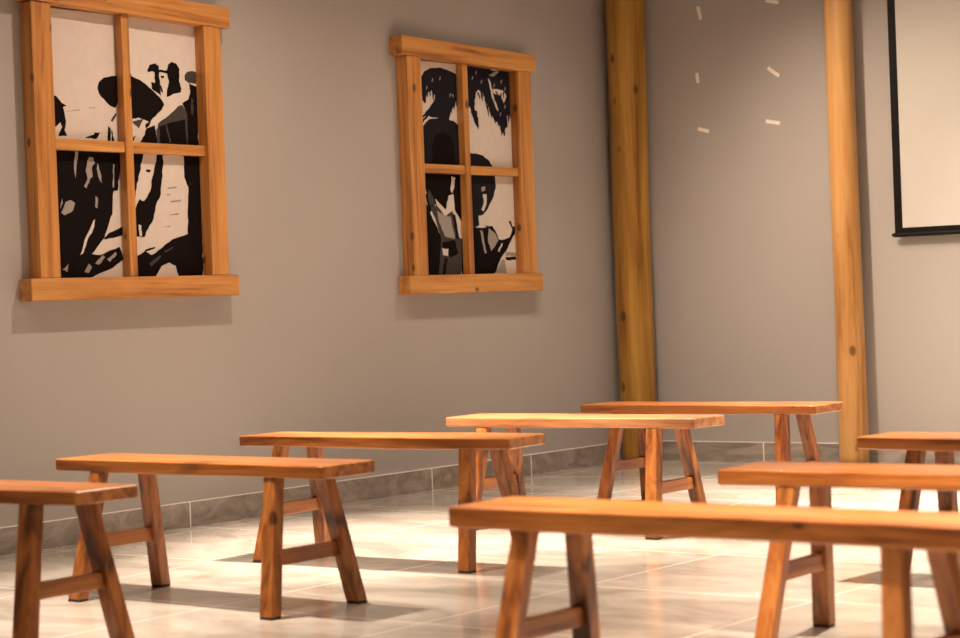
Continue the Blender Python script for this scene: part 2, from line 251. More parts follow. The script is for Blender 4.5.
# ------------------------------------------------------------------ wooden picture frames like windows
PRINT_SHAPES = {
  1: [
    ('k', [(6.292, 2.003), (6.298, 2.016), (6.303, 2.028), (6.318, 2.037), (6.331, 2.047), (6.349, 2.050), (6.366, 2.054), (6.383, 2.058), (6.399, 2.059), (6.414, 2.059), (6.430, 2.061), (6.430, 2.046), (6.430, 2.031), (6.429, 2.017), (6.425, 2.002), (6.428, 1.987), (6.425, 1.972), (6.420, 1.957), (6.409, 1.944), (6.403, 1.929), (6.394, 1.915), (6.378, 1.919), (6.362, 1.923), (6.350, 1.932), (6.337, 1.941), (6.327, 1.952), (6.313, 1.959), (6.303, 1.970), (6.296, 1.983), (6.293, 1.993)]),
    ('k', [(6.029, 1.954), (6.042, 1.952), (6.055, 1.949), (6.063, 1.940), (6.073, 1.932), (6.080, 1.923), (6.095, 1.917), (6.109, 1.910), (6.098, 1.907), (6.088, 1.903), (6.093, 1.891), (6.096, 1.879), (6.098, 1.868), (6.099, 1.856), (6.103, 1.845), (6.101, 1.831), (6.098, 1.817), (6.092, 1.804), (6.100, 1.791), (6.106, 1.778), (6.089, 1.779), (6.072, 1.777), (6.055, 1.776), (6.062, 1.790), (6.070, 1.804), (6.079, 1.817), (6.074, 1.826), (6.071, 1.837), (6.059, 1.828), (6.048, 1.819), (6.035, 1.812), (6.021, 1.808), (6.023, 1.822), (6.025, 1.837), (6.026, 1.852), (6.025, 1.866), (6.027, 1.881), (6.024, 1.895), (6.026, 1.910), (6.029, 1.925), (6.029, 1.939)]),
    ('g', [(6.100, 1.885), (6.117, 1.888), (6.133, 1.889), (6.149, 1.893), (6.166, 1.896), (6.182, 1.900), (6.182, 1.894), (6.165, 1.892), (6.149, 1.889), (6.133, 1.888), (6.117, 1.885)]),
    ('g', [(6.228, 1.909), (6.243, 1.911), (6.258, 1.910), (6.274, 1.913), (6.273, 1.907), (6.258, 1.907), (6.243, 1.907)]),
    ('k', [(6.207, 1.774), (6.224, 1.781), (6.241, 1.786), (6.258, 1.790), (6.268, 1.801), (6.283, 1.800), (6.297, 1.802), (6.291, 1.792), (6.284, 1.782), (6.276, 1.773), (6.258, 1.771), (6.242, 1.775), (6.224, 1.773)]),
    ('k', [(6.340, 1.765), (6.340, 1.779), (6.341, 1.793), (6.343, 1.807), (6.345, 1.821), (6.348, 1.835), (6.353, 1.828), (6.360, 1.822), (6.361, 1.808), (6.361, 1.794), (6.359, 1.780), (6.359, 1.766)]),
    ('k', [(6.363, 1.766), (6.363, 1.779), (6.367, 1.791), (6.363, 1.804), (6.366, 1.817), (6.367, 1.829), (6.368, 1.816), (6.373, 1.804), (6.373, 1.791), (6.378, 1.779), (6.381, 1.767)]),
    ('d', [(6.363, 1.857), (6.372, 1.870), (6.383, 1.881), (6.393, 1.893), (6.400, 1.887), (6.393, 1.874), (6.382, 1.862), (6.372, 1.850)]),
    ('k', [(6.474, 2.074), (6.485, 2.075), (6.495, 2.075), (6.498, 2.065), (6.514, 2.059), (6.532, 2.054), (6.550, 2.050), (6.564, 2.042), (6.579, 2.036), (6.593, 2.027), (6.606, 2.018), (6.619, 2.011), (6.631, 2.003), (6.644, 1.995), (6.654, 1.985), (6.667, 1.979), (6.678, 1.968), (6.688, 1.957), (6.695, 1.944), (6.685, 1.934), (6.679, 1.922), (6.665, 1.912), (6.650, 1.902), (6.639, 1.891), (6.623, 1.882), (6.611, 1.871), (6.598, 1.861), (6.582, 1.866), (6.565, 1.871), (6.548, 1.874), (6.531, 1.879), (6.515, 1.874), (6.499, 1.872), (6.483, 1.870), (6.474, 1.874), (6.464, 1.876), (6.467, 1.891), (6.468, 1.906), (6.466, 1.921), (6.468, 1.937), (6.470, 1.952), (6.470, 1.967), (6.471, 1.983), (6.471, 1.998), (6.472, 2.013), (6.473, 2.028), (6.472, 2.043), (6.476, 2.059)]),
    ('k', [(6.596, 2.099), (6.606, 2.110), (6.611, 2.122), (6.631, 2.128), (6.651, 2.132), (6.659, 2.125), (6.670, 2.122), (6.669, 2.109), (6.673, 2.097), (6.670, 2.088), (6.668, 2.079), (6.654, 2.082), (6.644, 2.088), (6.635, 2.093), (6.624, 2.094), (6.612, 2.090), (6.600, 2.089)]),
    ('k', [(6.641, 2.088), (6.654, 2.085), (6.668, 2.086), (6.668, 2.071), (6.673, 2.057), (6.674, 2.042), (6.673, 2.027), (6.674, 2.012), (6.675, 1.997), (6.677, 1.983), (6.669, 1.991), (6.658, 1.996), (6.645, 2.002), (6.631, 2.007), (6.620, 2.015), (6.621, 2.030), (6.617, 2.044), (6.630, 2.044), (6.641, 2.040), (6.643, 2.052), (6.639, 2.064), (6.642, 2.076)]),
    ('k', [(6.730, 2.133), (6.741, 2.139), (6.750, 2.146), (6.764, 2.142), (6.780, 2.140), (6.790, 2.128), (6.800, 2.116), (6.797, 2.102), (6.799, 2.087), (6.796, 2.073), (6.795, 2.058), (6.801, 2.048), (6.802, 2.036), (6.809, 2.026), (6.804, 2.017), (6.803, 2.008), (6.786, 2.004), (6.769, 2.001), (6.752, 1.998), (6.740, 1.990), (6.726, 1.985), (6.712, 1.981), (6.713, 1.993), (6.714, 2.005), (6.716, 2.017), (6.722, 2.029), (6.726, 2.042), (6.730, 2.054), (6.725, 2.065), (6.722, 2.077), (6.719, 2.089), (6.699, 2.092), (6.679, 2.093), (6.659, 2.095), (6.669, 2.104), (6.686, 2.106), (6.701, 2.103), (6.718, 2.104), (6.725, 2.118)]),
    ('k', [(6.679, 2.076), (6.691, 2.078), (6.702, 2.078), (6.696, 2.066), (6.682, 2.067)]),
    ('k', [(6.670, 2.032), (6.681, 2.033), (6.684, 2.021), (6.688, 2.010), (6.691, 1.998), (6.676, 2.006), (6.674, 2.020)]),
    ('d', [(6.832, 2.089), (6.839, 2.097), (6.848, 2.105), (6.863, 2.109), (6.879, 2.112), (6.894, 2.110), (6.909, 2.109), (6.906, 2.095), (6.910, 2.081), (6.909, 2.068), (6.906, 2.054), (6.889, 2.054), (6.873, 2.056), (6.856, 2.054), (6.843, 2.061), (6.831, 2.067), (6.831, 2.078)]),
    ('k', [(6.856, 2.054), (6.873, 2.048), (6.892, 2.043), (6.911, 2.039), (6.912, 2.024), (6.908, 2.009), (6.911, 1.994), (6.910, 1.978), (6.907, 1.963), (6.908, 1.948), (6.906, 1.932), (6.909, 1.917), (6.905, 1.902), (6.908, 1.887), (6.908, 1.872), (6.906, 1.856), (6.906, 1.841), (6.905, 1.826), (6.902, 1.810), (6.903, 1.795), (6.906, 1.780), (6.903, 1.765), (6.885, 1.764), (6.866, 1.765), (6.848, 1.765), (6.830, 1.766), (6.831, 1.781), (6.831, 1.795), (6.829, 1.810), (6.830, 1.825), (6.833, 1.840), (6.831, 1.855), (6.833, 1.870), (6.835, 1.885), (6.833, 1.900), (6.833, 1.915), (6.826, 1.929), (6.818, 1.943), (6.810, 1.957), (6.823, 1.966), (6.839, 1.972), (6.852, 1.981), (6.855, 1.994), (6.862, 2.006), (6.864, 2.018), (6.860, 2.030), (6.860, 2.043)]),
    ('d', [(6.810, 1.950), (6.818, 1.938), (6.828, 1.926), (6.838, 1.915), (6.838, 1.900), (6.839, 1.885), (6.836, 1.870), (6.838, 1.855), (6.836, 1.840), (6.838, 1.826), (6.838, 1.811), (6.838, 1.796), (6.834, 1.781), (6.835, 1.766), (6.813, 1.765), (6.792, 1.767), (6.770, 1.765), (6.748, 1.766), (6.727, 1.765), (6.705, 1.766), (6.684, 1.764), (6.663, 1.766), (6.641, 1.766), (6.645, 1.781), (6.643, 1.796), (6.647, 1.811), (6.647, 1.826), (6.648, 1.841), (6.651, 1.856), (6.664, 1.866), (6.678, 1.875), (6.696, 1.882), (6.710, 1.891), (6.724, 1.900), (6.738, 1.910), (6.753, 1.920), (6.767, 1.930), (6.779, 1.941), (6.794, 1.947)]),
    ('k', [(6.655, 1.842), (6.675, 1.848), (6.695, 1.854), (6.715, 1.860), (6.735, 1.867), (6.757, 1.870), (6.778, 1.875), (6.800, 1.879), (6.821, 1.885), (6.824, 1.870), (6.823, 1.855), (6.824, 1.840), (6.824, 1.825), (6.826, 1.810), (6.826, 1.795), (6.830, 1.781), (6.830, 1.766), (6.809, 1.767), (6.787, 1.765), (6.766, 1.766), (6.745, 1.768), (6.724, 1.767), (6.703, 1.766), (6.682, 1.765), (6.661, 1.767), (6.659, 1.782), (6.659, 1.797), (6.660, 1.812), (6.658, 1.827)]),
    ('k', [(6.577, 1.831), (6.595, 1.837), (6.613, 1.843), (6.631, 1.848), (6.631, 1.834), (6.636, 1.821), (6.637, 1.807), (6.640, 1.794), (6.641, 1.780), (6.641, 1.766), (6.624, 1.766), (6.606, 1.766), (6.588, 1.766), (6.570, 1.765), (6.553, 1.767), (6.535, 1.766), (6.546, 1.778), (6.554, 1.791), (6.566, 1.802), (6.569, 1.817)]),
    ('k', [(6.478, 1.785), (6.496, 1.789), (6.512, 1.797), (6.502, 1.784), (6.497, 1.771), (6.478, 1.767), (6.480, 1.776)]),
    ('k', [(6.573, 1.852), (6.591, 1.860), (6.608, 1.868), (6.603, 1.857), (6.597, 1.846), (6.586, 1.837), (6.572, 1.831), (6.571, 1.842)]),
    ('k', [(6.005, 1.735), (6.030, 1.736), (6.055, 1.732), (6.080, 1.732), (6.106, 1.732), (6.132, 1.734), (6.157, 1.733), (6.183, 1.732), (6.209, 1.729), (6.235, 1.732), (6.261, 1.728), (6.287, 1.728), (6.314, 1.729), (6.340, 1.726), (6.367, 1.729), (6.394, 1.727), (6.421, 1.727), (6.420, 1.706), (6.416, 1.686), (6.413, 1.666), (6.408, 1.646), (6.406, 1.626), (6.402, 1.606), (6.393, 1.586), (6.394, 1.566), (6.389, 1.546), (6.363, 1.542), (6.358, 1.522), (6.357, 1.502), (6.355, 1.482), (6.353, 1.461), (6.352, 1.441), (6.341, 1.427), (6.334, 1.411), (6.327, 1.395), (6.321, 1.380), (6.313, 1.364), (6.304, 1.349), (6.297, 1.333), (6.281, 1.319), (6.267, 1.305), (6.252, 1.291), (6.239, 1.276), (6.222, 1.263), (6.246, 1.259), (6.271, 1.258), (6.294, 1.265), (6.316, 1.274), (6.339, 1.281), (6.364, 1.286), (6.386, 1.295), (6.395, 1.276), (6.402, 1.257), (6.408, 1.238), (6.386, 1.226), (6.363, 1.214), (6.343, 1.201), (6.318, 1.192), (6.293, 1.185), (6.267, 1.178), (6.242, 1.170), (6.218, 1.160), (6.191, 1.156), (6.167, 1.147), (6.142, 1.145), (6.118, 1.150), (6.094, 1.146), (6.070, 1.147), (6.046, 1.150), (6.022, 1.151), (5.999, 1.148), (5.975, 1.150), (5.976, 1.169), (5.977, 1.189), (5.979, 1.208), (5.977, 1.228), (5.982, 1.247), (5.984, 1.267), (5.983, 1.286), (5.985, 1.306), (5.987, 1.325), (5.984, 1.345), (5.988, 1.364), (5.989, 1.384), (5.988, 1.403), (5.986, 1.423), (5.990, 1.442), (5.993, 1.462), (5.991, 1.481), (5.994, 1.501), (5.996, 1.520), (5.995, 1.540), (5.993, 1.559), (5.997, 1.579), (5.996, 1.598), (6.001, 1.618), (6.001, 1.638), (5.999, 1.657), (6.004, 1.677), (6.003, 1.696), (6.003, 1.716)]),
    ('k', [(6.294, 1.333), (6.311, 1.343), (6.326, 1.356), (6.350, 1.363), (6.373, 1.371), (6.396, 1.380), (6.419, 1.390), (6.417, 1.375), (6.416, 1.361), (6.417, 1.347), (6.394, 1.343), (6.372, 1.338), (6.350, 1.333), (6.326, 1.332), (6.302, 1.326)]),
    ('g', [(6.147, 1.713), (6.165, 1.713), (6.164, 1.699), (6.162, 1.685), (6.157, 1.671), (6.152, 1.651), (6.150, 1.632), (6.147, 1.612), (6.143, 1.592), (6.142, 1.608), (6.139, 1.623), (6.138, 1.638), (6.139, 1.657), (6.140, 1.675), (6.147, 1.694)]),
    ('g', [(6.204, 1.631), (6.210, 1.645), (6.213, 1.659), (6.216, 1.673), (6.222, 1.683), (6.232, 1.692), (6.250, 1.688), (6.253, 1.676), (6.261, 1.665), (6.242, 1.650), (6.240, 1.635), (6.243, 1.619), (6.243, 1.604), (6.227, 1.594), (6.223, 1.579), (6.211, 1.566), (6.206, 1.552), (6.190, 1.561), (6.203, 1.577), (6.214, 1.594), (6.210, 1.612)]),
    ('g', [(6.273, 1.665), (6.282, 1.652), (6.283, 1.637), (6.290, 1.624), (6.295, 1.608), (6.293, 1.592), (6.295, 1.577), (6.283, 1.591), (6.276, 1.607), (6.273, 1.625), (6.269, 1.642), (6.273, 1.653)]),
    ('g', [(6.055, 1.443), (6.065, 1.458), (6.074, 1.473), (6.081, 1.489), (6.096, 1.495), (6.112, 1.499), (6.124, 1.493), (6.136, 1.485), (6.128, 1.469), (6.122, 1.453), (6.107, 1.444), (6.089, 1.439), (6.073, 1.432)]),
    ('w', [(6.154, 1.258), (6.164, 1.274), (6.170, 1.290), (6.177, 1.307), (6.182, 1.323), (6.192, 1.340), (6.204, 1.356), (6.216, 1.373), (6.226, 1.390), (6.235, 1.407), (6.248, 1.417), (6.244, 1.401), (6.241, 1.385), (6.234, 1.370), (6.226, 1.355), (6.211, 1.343), (6.201, 1.329), (6.194, 1.314), (6.188, 1.298), (6.178, 1.283), (6.173, 1.268)]),
    ('g', [(6.051, 1.470), (6.057, 1.489), (6.064, 1.507), (6.064, 1.496), (6.066, 1.484), (6.057, 1.473), (6.052, 1.461)]),
    ('g', [(6.175, 1.184), (6.183, 1.197), (6.193, 1.208), (6.201, 1.221), (6.219, 1.207), (6.210, 1.192), (6.199, 1.179)]),
    ('k', [(6.486, 1.724), (6.508, 1.722), (6.531, 1.721), (6.553, 1.717), (6.549, 1.699), (6.543, 1.682), (6.534, 1.665), (6.534, 1.647), (6.526, 1.630), (6.518, 1.613), (6.516, 1.595), (6.505, 1.578), (6.504, 1.560), (6.496, 1.543), (6.495, 1.524), (6.490, 1.505), (6.478, 1.513), (6.469, 1.523), (6.473, 1.543), (6.473, 1.564), (6.477, 1.584), (6.476, 1.604), (6.475, 1.624), (6.478, 1.644), (6.480, 1.664), (6.486, 1.684), (6.482, 1.704)]),
    ('k', [(6.635, 1.719), (6.655, 1.721), (6.675, 1.721), (6.671, 1.701), (6.676, 1.682), (6.672, 1.662), (6.665, 1.642), (6.667, 1.620), (6.661, 1.599), (6.657, 1.578), (6.652, 1.557), (6.652, 1.536), (6.643, 1.516), (6.626, 1.498), (6.616, 1.478), (6.613, 1.458), (6.604, 1.439), (6.600, 1.420), (6.590, 1.404), (6.574, 1.391), (6.565, 1.375), (6.551, 1.362), (6.548, 1.349), (6.541, 1.338), (6.519, 1.337), (6.499, 1.340), (6.479, 1.342), (6.478, 1.358), (6.482, 1.374), (6.479, 1.390), (6.483, 1.409), (6.484, 1.428), (6.492, 1.447), (6.492, 1.467), (6.499, 1.482), (6.509, 1.496), (6.520, 1.510), (6.531, 1.503), (6.545, 1.501), (6.562, 1.516), (6.574, 1.533), (6.587, 1.549), (6.595, 1.570), (6.595, 1.592), (6.603, 1.612), (6.611, 1.628), (6.615, 1.645), (6.619, 1.661), (6.629, 1.681), (6.633, 1.700)]),
    ('k', [(6.802, 1.720), (6.831, 1.718), (6.860, 1.721), (6.889, 1.721), (6.918, 1.719), (6.920, 1.698), (6.917, 1.676), (6.916, 1.655), (6.916, 1.634), (6.916, 1.613), (6.913, 1.591), (6.912, 1.570), (6.912, 1.549), (6.916, 1.528), (6.915, 1.506), (6.914, 1.485), (6.913, 1.464), (6.910, 1.443), (6.912, 1.421), (6.908, 1.400), (6.910, 1.379), (6.909, 1.358), (6.906, 1.336), (6.903, 1.315), (6.908, 1.294), (6.906, 1.273), (6.901, 1.251), (6.906, 1.230), (6.907, 1.209), (6.905, 1.188), (6.900, 1.167), (6.902, 1.145), (6.875, 1.147), (6.849, 1.148), (6.823, 1.146), (6.797, 1.145), (6.771, 1.146), (6.745, 1.148), (6.741, 1.167), (6.733, 1.187), (6.728, 1.206), (6.707, 1.212), (6.688, 1.221), (6.665, 1.214), (6.641, 1.207), (6.627, 1.191), (6.614, 1.175), (6.599, 1.159), (6.572, 1.158), (6.544, 1.155), (6.517, 1.152), (6.489, 1.155), (6.462, 1.152), (6.465, 1.170), (6.464, 1.188), (6.463, 1.206), (6.465, 1.224), (6.467, 1.242), (6.491, 1.253), (6.517, 1.263), (6.540, 1.275), (6.559, 1.266), (6.578, 1.256), (6.602, 1.265), (6.623, 1.278), (6.646, 1.289), (6.667, 1.304), (6.692, 1.315), (6.714, 1.328), (6.739, 1.334), (6.763, 1.340), (6.788, 1.345), (6.813, 1.353), (6.811, 1.372), (6.815, 1.392), (6.819, 1.412), (6.816, 1.431), (6.816, 1.451), (6.819, 1.470), (6.821, 1.490), (6.823, 1.510), (6.824, 1.529), (6.828, 1.549), (6.828, 1.569), (6.818, 1.584), (6.811, 1.601), (6.804, 1.617), (6.805, 1.638), (6.803, 1.658), (6.806, 1.679), (6.806, 1.700)]),
    ('k', [(6.540, 1.280), (6.562, 1.286), (6.584, 1.290), (6.606, 1.294), (6.599, 1.285), (6.579, 1.280), (6.559, 1.275), (6.540, 1.271)]),
    ('k', [(6.566, 1.645), (6.581, 1.645), (6.596, 1.643), (6.585, 1.631), (6.565, 1.635)]),
    ('w', [(6.507, 1.395), (6.523, 1.390), (6.521, 1.374), (6.525, 1.357), (6.524, 1.341), (6.511, 1.340), (6.509, 1.359), (6.506, 1.377)]),
    ('g', [(6.049, 1.195), (6.069, 1.207), (6.086, 1.222), (6.081, 1.204), (6.077, 1.185), (6.064, 1.192)]),
    ('g', [(6.238, 1.220), (6.252, 1.234), (6.269, 1.245), (6.284, 1.258), (6.298, 1.248), (6.285, 1.237), (6.274, 1.224), (6.259, 1.215)]),
    ('g', [(6.308, 1.239), (6.326, 1.248), (6.344, 1.259), (6.359, 1.271), (6.369, 1.262), (6.357, 1.249), (6.338, 1.240), (6.326, 1.227)]),
    ('g', [(6.367, 1.663), (6.375, 1.662), (6.371, 1.641), (6.371, 1.621), (6.370, 1.600), (6.370, 1.580), (6.367, 1.559), (6.359, 1.559), (6.358, 1.577), (6.362, 1.594), (6.366, 1.611), (6.363, 1.629), (6.366, 1.646)]),
    ('g', [(6.254, 1.520), (6.269, 1.511), (6.269, 1.495), (6.265, 1.479), (6.264, 1.464), (6.250, 1.473), (6.254, 1.489), (6.255, 1.504)]),
    ('d', [(6.563, 1.218), (6.585, 1.231), (6.608, 1.243), (6.631, 1.256), (6.638, 1.248), (6.619, 1.231), (6.596, 1.218), (6.575, 1.203)]),
    ('d', [(6.658, 1.275), (6.677, 1.280), (6.695, 1.286), (6.712, 1.294), (6.715, 1.288), (6.691, 1.276), (6.664, 1.267)]),
    ('d', [(6.836, 1.589), (6.847, 1.587), (6.841, 1.579)]),
    ('d', [(6.695, 1.851), (6.705, 1.851), (6.709, 1.838), (6.715, 1.825), (6.718, 1.812), (6.720, 1.798), (6.727, 1.786), (6.730, 1.773), (6.718, 1.772), (6.716, 1.786), (6.713, 1.799), (6.708, 1.812), (6.701, 1.824), (6.701, 1.838)]),
    ('d', [(6.867, 1.989), (6.873, 1.981), (6.882, 1.976), (6.877, 1.961), (6.881, 1.946), (6.880, 1.932), (6.876, 1.917), (6.874, 1.902), (6.869, 1.909), (6.864, 1.916), (6.865, 1.931), (6.863, 1.945), (6.867, 1.960), (6.868, 1.975)]),
    ('d', [(6.640, 1.834), (6.650, 1.834), (6.650, 1.821), (6.650, 1.809), (6.651, 1.796), (6.650, 1.783), (6.651, 1.770), (6.642, 1.769), (6.639, 1.782), (6.641, 1.795), (6.639, 1.808), (6.638, 1.821)]),
    ('d', [(6.492, 1.859), (6.509, 1.862), (6.525, 1.867), (6.542, 1.870), (6.560, 1.873), (6.553, 1.862), (6.544, 1.851), (6.538, 1.840), (6.529, 1.829), (6.517, 1.840), (6.502, 1.848)]),
    ('g', [(6.419, 2.035), (6.419, 2.021), (6.423, 2.007), (6.410, 2.007), (6.413, 2.021)]),
    ('g', [(6.693, 1.566), (6.714, 1.567), (6.734, 1.570), (6.754, 1.572), (6.751, 1.564), (6.724, 1.561), (6.697, 1.558)]),
    ('g', [(6.710, 1.503), (6.732, 1.507), (6.755, 1.509), (6.778, 1.511), (6.774, 1.501), (6.754, 1.501), (6.733, 1.498), (6.712, 1.496)]),
    ('g', [(6.693, 1.440), (6.716, 1.442), (6.738, 1.447), (6.761, 1.448), (6.758, 1.440), (6.736, 1.441), (6.715, 1.438)]),
    ('g', [(6.678, 1.532), (6.695, 1.535), (6.712, 1.537), (6.706, 1.529)]),
    ('g', [(6.637, 1.381), (6.660, 1.384), (6.682, 1.388), (6.704, 1.391), (6.701, 1.385), (6.680, 1.384), (6.658, 1.383)]),
  ],
  2: [
    ('n', [(8.554, 2.171), (8.566, 2.188), (8.585, 2.202), (8.596, 2.219), (8.625, 2.230), (8.653, 2.242), (8.680, 2.244), (8.707, 2.245), (8.734, 2.251), (8.763, 2.246), (8.793, 2.242), (8.822, 2.236), (8.851, 2.230), (8.879, 2.221), (8.881, 2.240), (8.885, 2.259), (8.890, 2.278), (8.923, 2.275), (8.923, 2.254), (8.923, 2.232), (8.919, 2.210), (8.920, 2.188), (8.918, 2.167), (8.914, 2.145), (8.916, 2.123), (8.913, 2.101), (8.888, 2.088), (8.865, 2.073), (8.844, 2.057), (8.833, 2.036), (8.817, 2.015), (8.808, 1.994), (8.798, 1.973), (8.765, 1.973), (8.733, 1.973), (8.702, 1.979), (8.669, 1.978), (8.644, 1.979), (8.622, 1.985), (8.608, 1.970), (8.585, 1.959), (8.573, 1.943), (8.552, 1.930), (8.553, 1.947), (8.575, 1.963), (8.595, 1.979), (8.616, 1.995), (8.598, 1.984), (8.578, 1.974), (8.557, 1.964), (8.558, 1.977), (8.585, 1.992), (8.606, 2.010), (8.631, 2.026), (8.644, 2.041), (8.660, 2.054), (8.675, 2.068), (8.681, 2.083), (8.684, 2.099), (8.668, 2.110), (8.654, 2.122), (8.639, 2.114), (8.621, 2.110), (8.610, 2.090), (8.606, 2.069), (8.594, 2.049), (8.585, 2.063), (8.579, 2.077), (8.578, 2.093), (8.549, 2.081), (8.554, 2.100), (8.550, 2.117), (8.554, 2.135), (8.553, 2.153)]),
    ('n', [(8.555, 1.921), (8.582, 1.935), (8.603, 1.953), (8.629, 1.969), (8.659, 1.973), (8.689, 1.975), (8.719, 1.982), (8.750, 1.983), (8.780, 1.979), (8.808, 1.971), (8.839, 1.967), (8.860, 1.956), (8.881, 1.946), (8.903, 1.935), (8.898, 1.914), (8.901, 1.893), (8.897, 1.872), (8.898, 1.850), (8.900, 1.829), (8.896, 1.808), (8.896, 1.787), (8.897, 1.765), (8.893, 1.744), (8.890, 1.723), (8.854, 1.720), (8.819, 1.721), (8.784, 1.721), (8.749, 1.720), (8.714, 1.720), (8.679, 1.716), (8.645, 1.717), (8.611, 1.717), (8.577, 1.714), (8.543, 1.713), (8.547, 1.734), (8.542, 1.755), (8.550, 1.775), (8.551, 1.796), (8.553, 1.817), (8.553, 1.838), (8.553, 1.858), (8.552, 1.879), (8.555, 1.900)]),
    ('k', [(8.638, 1.716), (8.642, 1.736), (8.641, 1.756), (8.642, 1.776), (8.646, 1.796), (8.642, 1.816), (8.645, 1.836), (8.655, 1.854), (8.665, 1.871), (8.680, 1.888), (8.710, 1.895), (8.737, 1.905), (8.758, 1.899), (8.779, 1.893), (8.801, 1.888), (8.813, 1.873), (8.824, 1.859), (8.831, 1.843), (8.832, 1.823), (8.828, 1.802), (8.833, 1.782), (8.833, 1.762), (8.833, 1.742), (8.832, 1.721), (8.800, 1.722), (8.767, 1.717), (8.734, 1.720), (8.702, 1.715), (8.670, 1.718)]),
    ('g', [(8.606, 2.124), (8.615, 2.109), (8.628, 2.096), (8.615, 2.085), (8.603, 2.099), (8.605, 2.112)]),
    ('g', [(8.831, 2.112), (8.847, 2.110), (8.841, 2.092)]),
    ('n', [(8.969, 2.281), (9.002, 2.280), (9.036, 2.281), (9.065, 2.281), (9.094, 2.282), (9.122, 2.280), (9.150, 2.278), (9.179, 2.272), (9.207, 2.262), (9.232, 2.266), (9.257, 2.272), (9.282, 2.277), (9.313, 2.277), (9.343, 2.275), (9.375, 2.278), (9.371, 2.256), (9.369, 2.235), (9.367, 2.213), (9.366, 2.192), (9.366, 2.170), (9.368, 2.149), (9.365, 2.127), (9.362, 2.106), (9.360, 2.084), (9.358, 2.063), (9.358, 2.041), (9.359, 2.020), (9.339, 2.020), (9.320, 2.018), (9.324, 1.998), (9.323, 1.978), (9.326, 1.958), (9.299, 1.947), (9.298, 1.931), (9.291, 1.916), (9.289, 1.901), (9.281, 1.913), (9.277, 1.926), (9.272, 1.914), (9.259, 1.905), (9.262, 1.922), (9.259, 1.939), (9.254, 1.955), (9.237, 1.969), (9.223, 1.983), (9.207, 1.973), (9.201, 1.992), (9.206, 2.013), (9.201, 2.032), (9.189, 2.015), (9.182, 1.997), (9.172, 2.014), (9.171, 2.033), (9.161, 2.050), (9.152, 2.066), (9.138, 2.079), (9.132, 2.099), (9.124, 2.118), (9.097, 2.112), (9.070, 2.106), (9.042, 2.104), (9.040, 2.087), (9.032, 2.070), (9.026, 2.053), (9.030, 2.034), (9.037, 2.014), (9.046, 1.996), (9.050, 1.976), (9.050, 1.960), (9.058, 1.945), (9.057, 1.929), (9.043, 1.945), (9.027, 1.960), (9.018, 1.975), (9.012, 1.991), (9.008, 2.007), (9.005, 2.023), (9.000, 2.043), (8.991, 2.062), (8.974, 2.045), (8.954, 2.030), (8.951, 2.051), (8.956, 2.072), (8.956, 2.093), (8.960, 2.114), (8.961, 2.135), (8.963, 2.156), (8.966, 2.177), (8.963, 2.197), (8.966, 2.219), (8.963, 2.239), (8.966, 2.260)]),
    ('w', [(9.155, 2.219), (9.171, 2.210), (9.183, 2.192), (9.186, 2.171), (9.199, 2.152), (9.207, 2.133), (9.212, 2.114), (9.218, 2.095), (9.229, 2.077), (9.238, 2.059), (9.243, 2.039), (9.227, 2.049), (9.216, 2.065), (9.209, 2.082), (9.199, 2.098), (9.187, 2.114), (9.182, 2.131), (9.180, 2.149), (9.172, 2.167), (9.169, 2.185), (9.163, 2.202)]),
    ('w', [(9.027, 2.078), (9.035, 2.096), (9.041, 2.115), (9.044, 2.133), (9.069, 2.150), (9.087, 2.137), (9.108, 2.127), (9.112, 2.110), (9.114, 2.093), (9.096, 2.086), (9.081, 2.076), (9.055, 2.079)]),
    ('w', [(9.201, 2.162), (9.231, 2.163), (9.262, 2.161), (9.292, 2.157), (9.310, 2.144), (9.323, 2.129), (9.310, 2.108), (9.296, 2.087), (9.288, 2.103), (9.275, 2.116), (9.265, 2.131), (9.236, 2.133), (9.207, 2.133), (9.203, 2.147)]),
    ('g', [(9.164, 2.235), (9.195, 2.246), (9.225, 2.260), (9.257, 2.271), (9.256, 2.255), (9.234, 2.244), (9.213, 2.231), (9.188, 2.231)]),
    ('n', [(8.951, 1.795), (8.975, 1.799), (8.999, 1.798), (9.023, 1.799), (9.055, 1.794), (9.088, 1.789), (9.104, 1.778), (9.126, 1.771), (9.143, 1.761), (9.154, 1.747), (9.169, 1.734), (9.185, 1.722), (9.150, 1.720), (9.116, 1.722), (9.082, 1.722), (9.048, 1.721), (9.014, 1.719), (8.980, 1.716), (8.946, 1.716), (8.948, 1.736), (8.950, 1.755), (8.951, 1.775)]),
    ('k', [(8.553, 1.708), (8.585, 1.708), (8.615, 1.703), (8.648, 1.703), (8.680, 1.704), (8.712, 1.701), (8.744, 1.701), (8.776, 1.697), (8.809, 1.695), (8.832, 1.680), (8.866, 1.682), (8.898, 1.679), (8.931, 1.678), (8.932, 1.656), (8.926, 1.634), (8.925, 1.613), (8.929, 1.591), (8.922, 1.569), (8.923, 1.547), (8.924, 1.526), (8.917, 1.504), (8.924, 1.482), (8.919, 1.460), (8.916, 1.439), (8.918, 1.417), (8.914, 1.395), (8.910, 1.373), (8.913, 1.352), (8.910, 1.330), (8.906, 1.349), (8.895, 1.366), (8.895, 1.386), (8.888, 1.404), (8.878, 1.422), (8.856, 1.430), (8.840, 1.443), (8.819, 1.452), (8.790, 1.441), (8.760, 1.431), (8.739, 1.444), (8.722, 1.458), (8.708, 1.474), (8.688, 1.487), (8.670, 1.502), (8.652, 1.516), (8.635, 1.496), (8.615, 1.477), (8.593, 1.460), (8.589, 1.478), (8.586, 1.496), (8.585, 1.514), (8.578, 1.531), (8.575, 1.549), (8.563, 1.559), (8.584, 1.574), (8.576, 1.589), (8.570, 1.604), (8.547, 1.609), (8.551, 1.629), (8.551, 1.649), (8.552, 1.668), (8.554, 1.688)]),
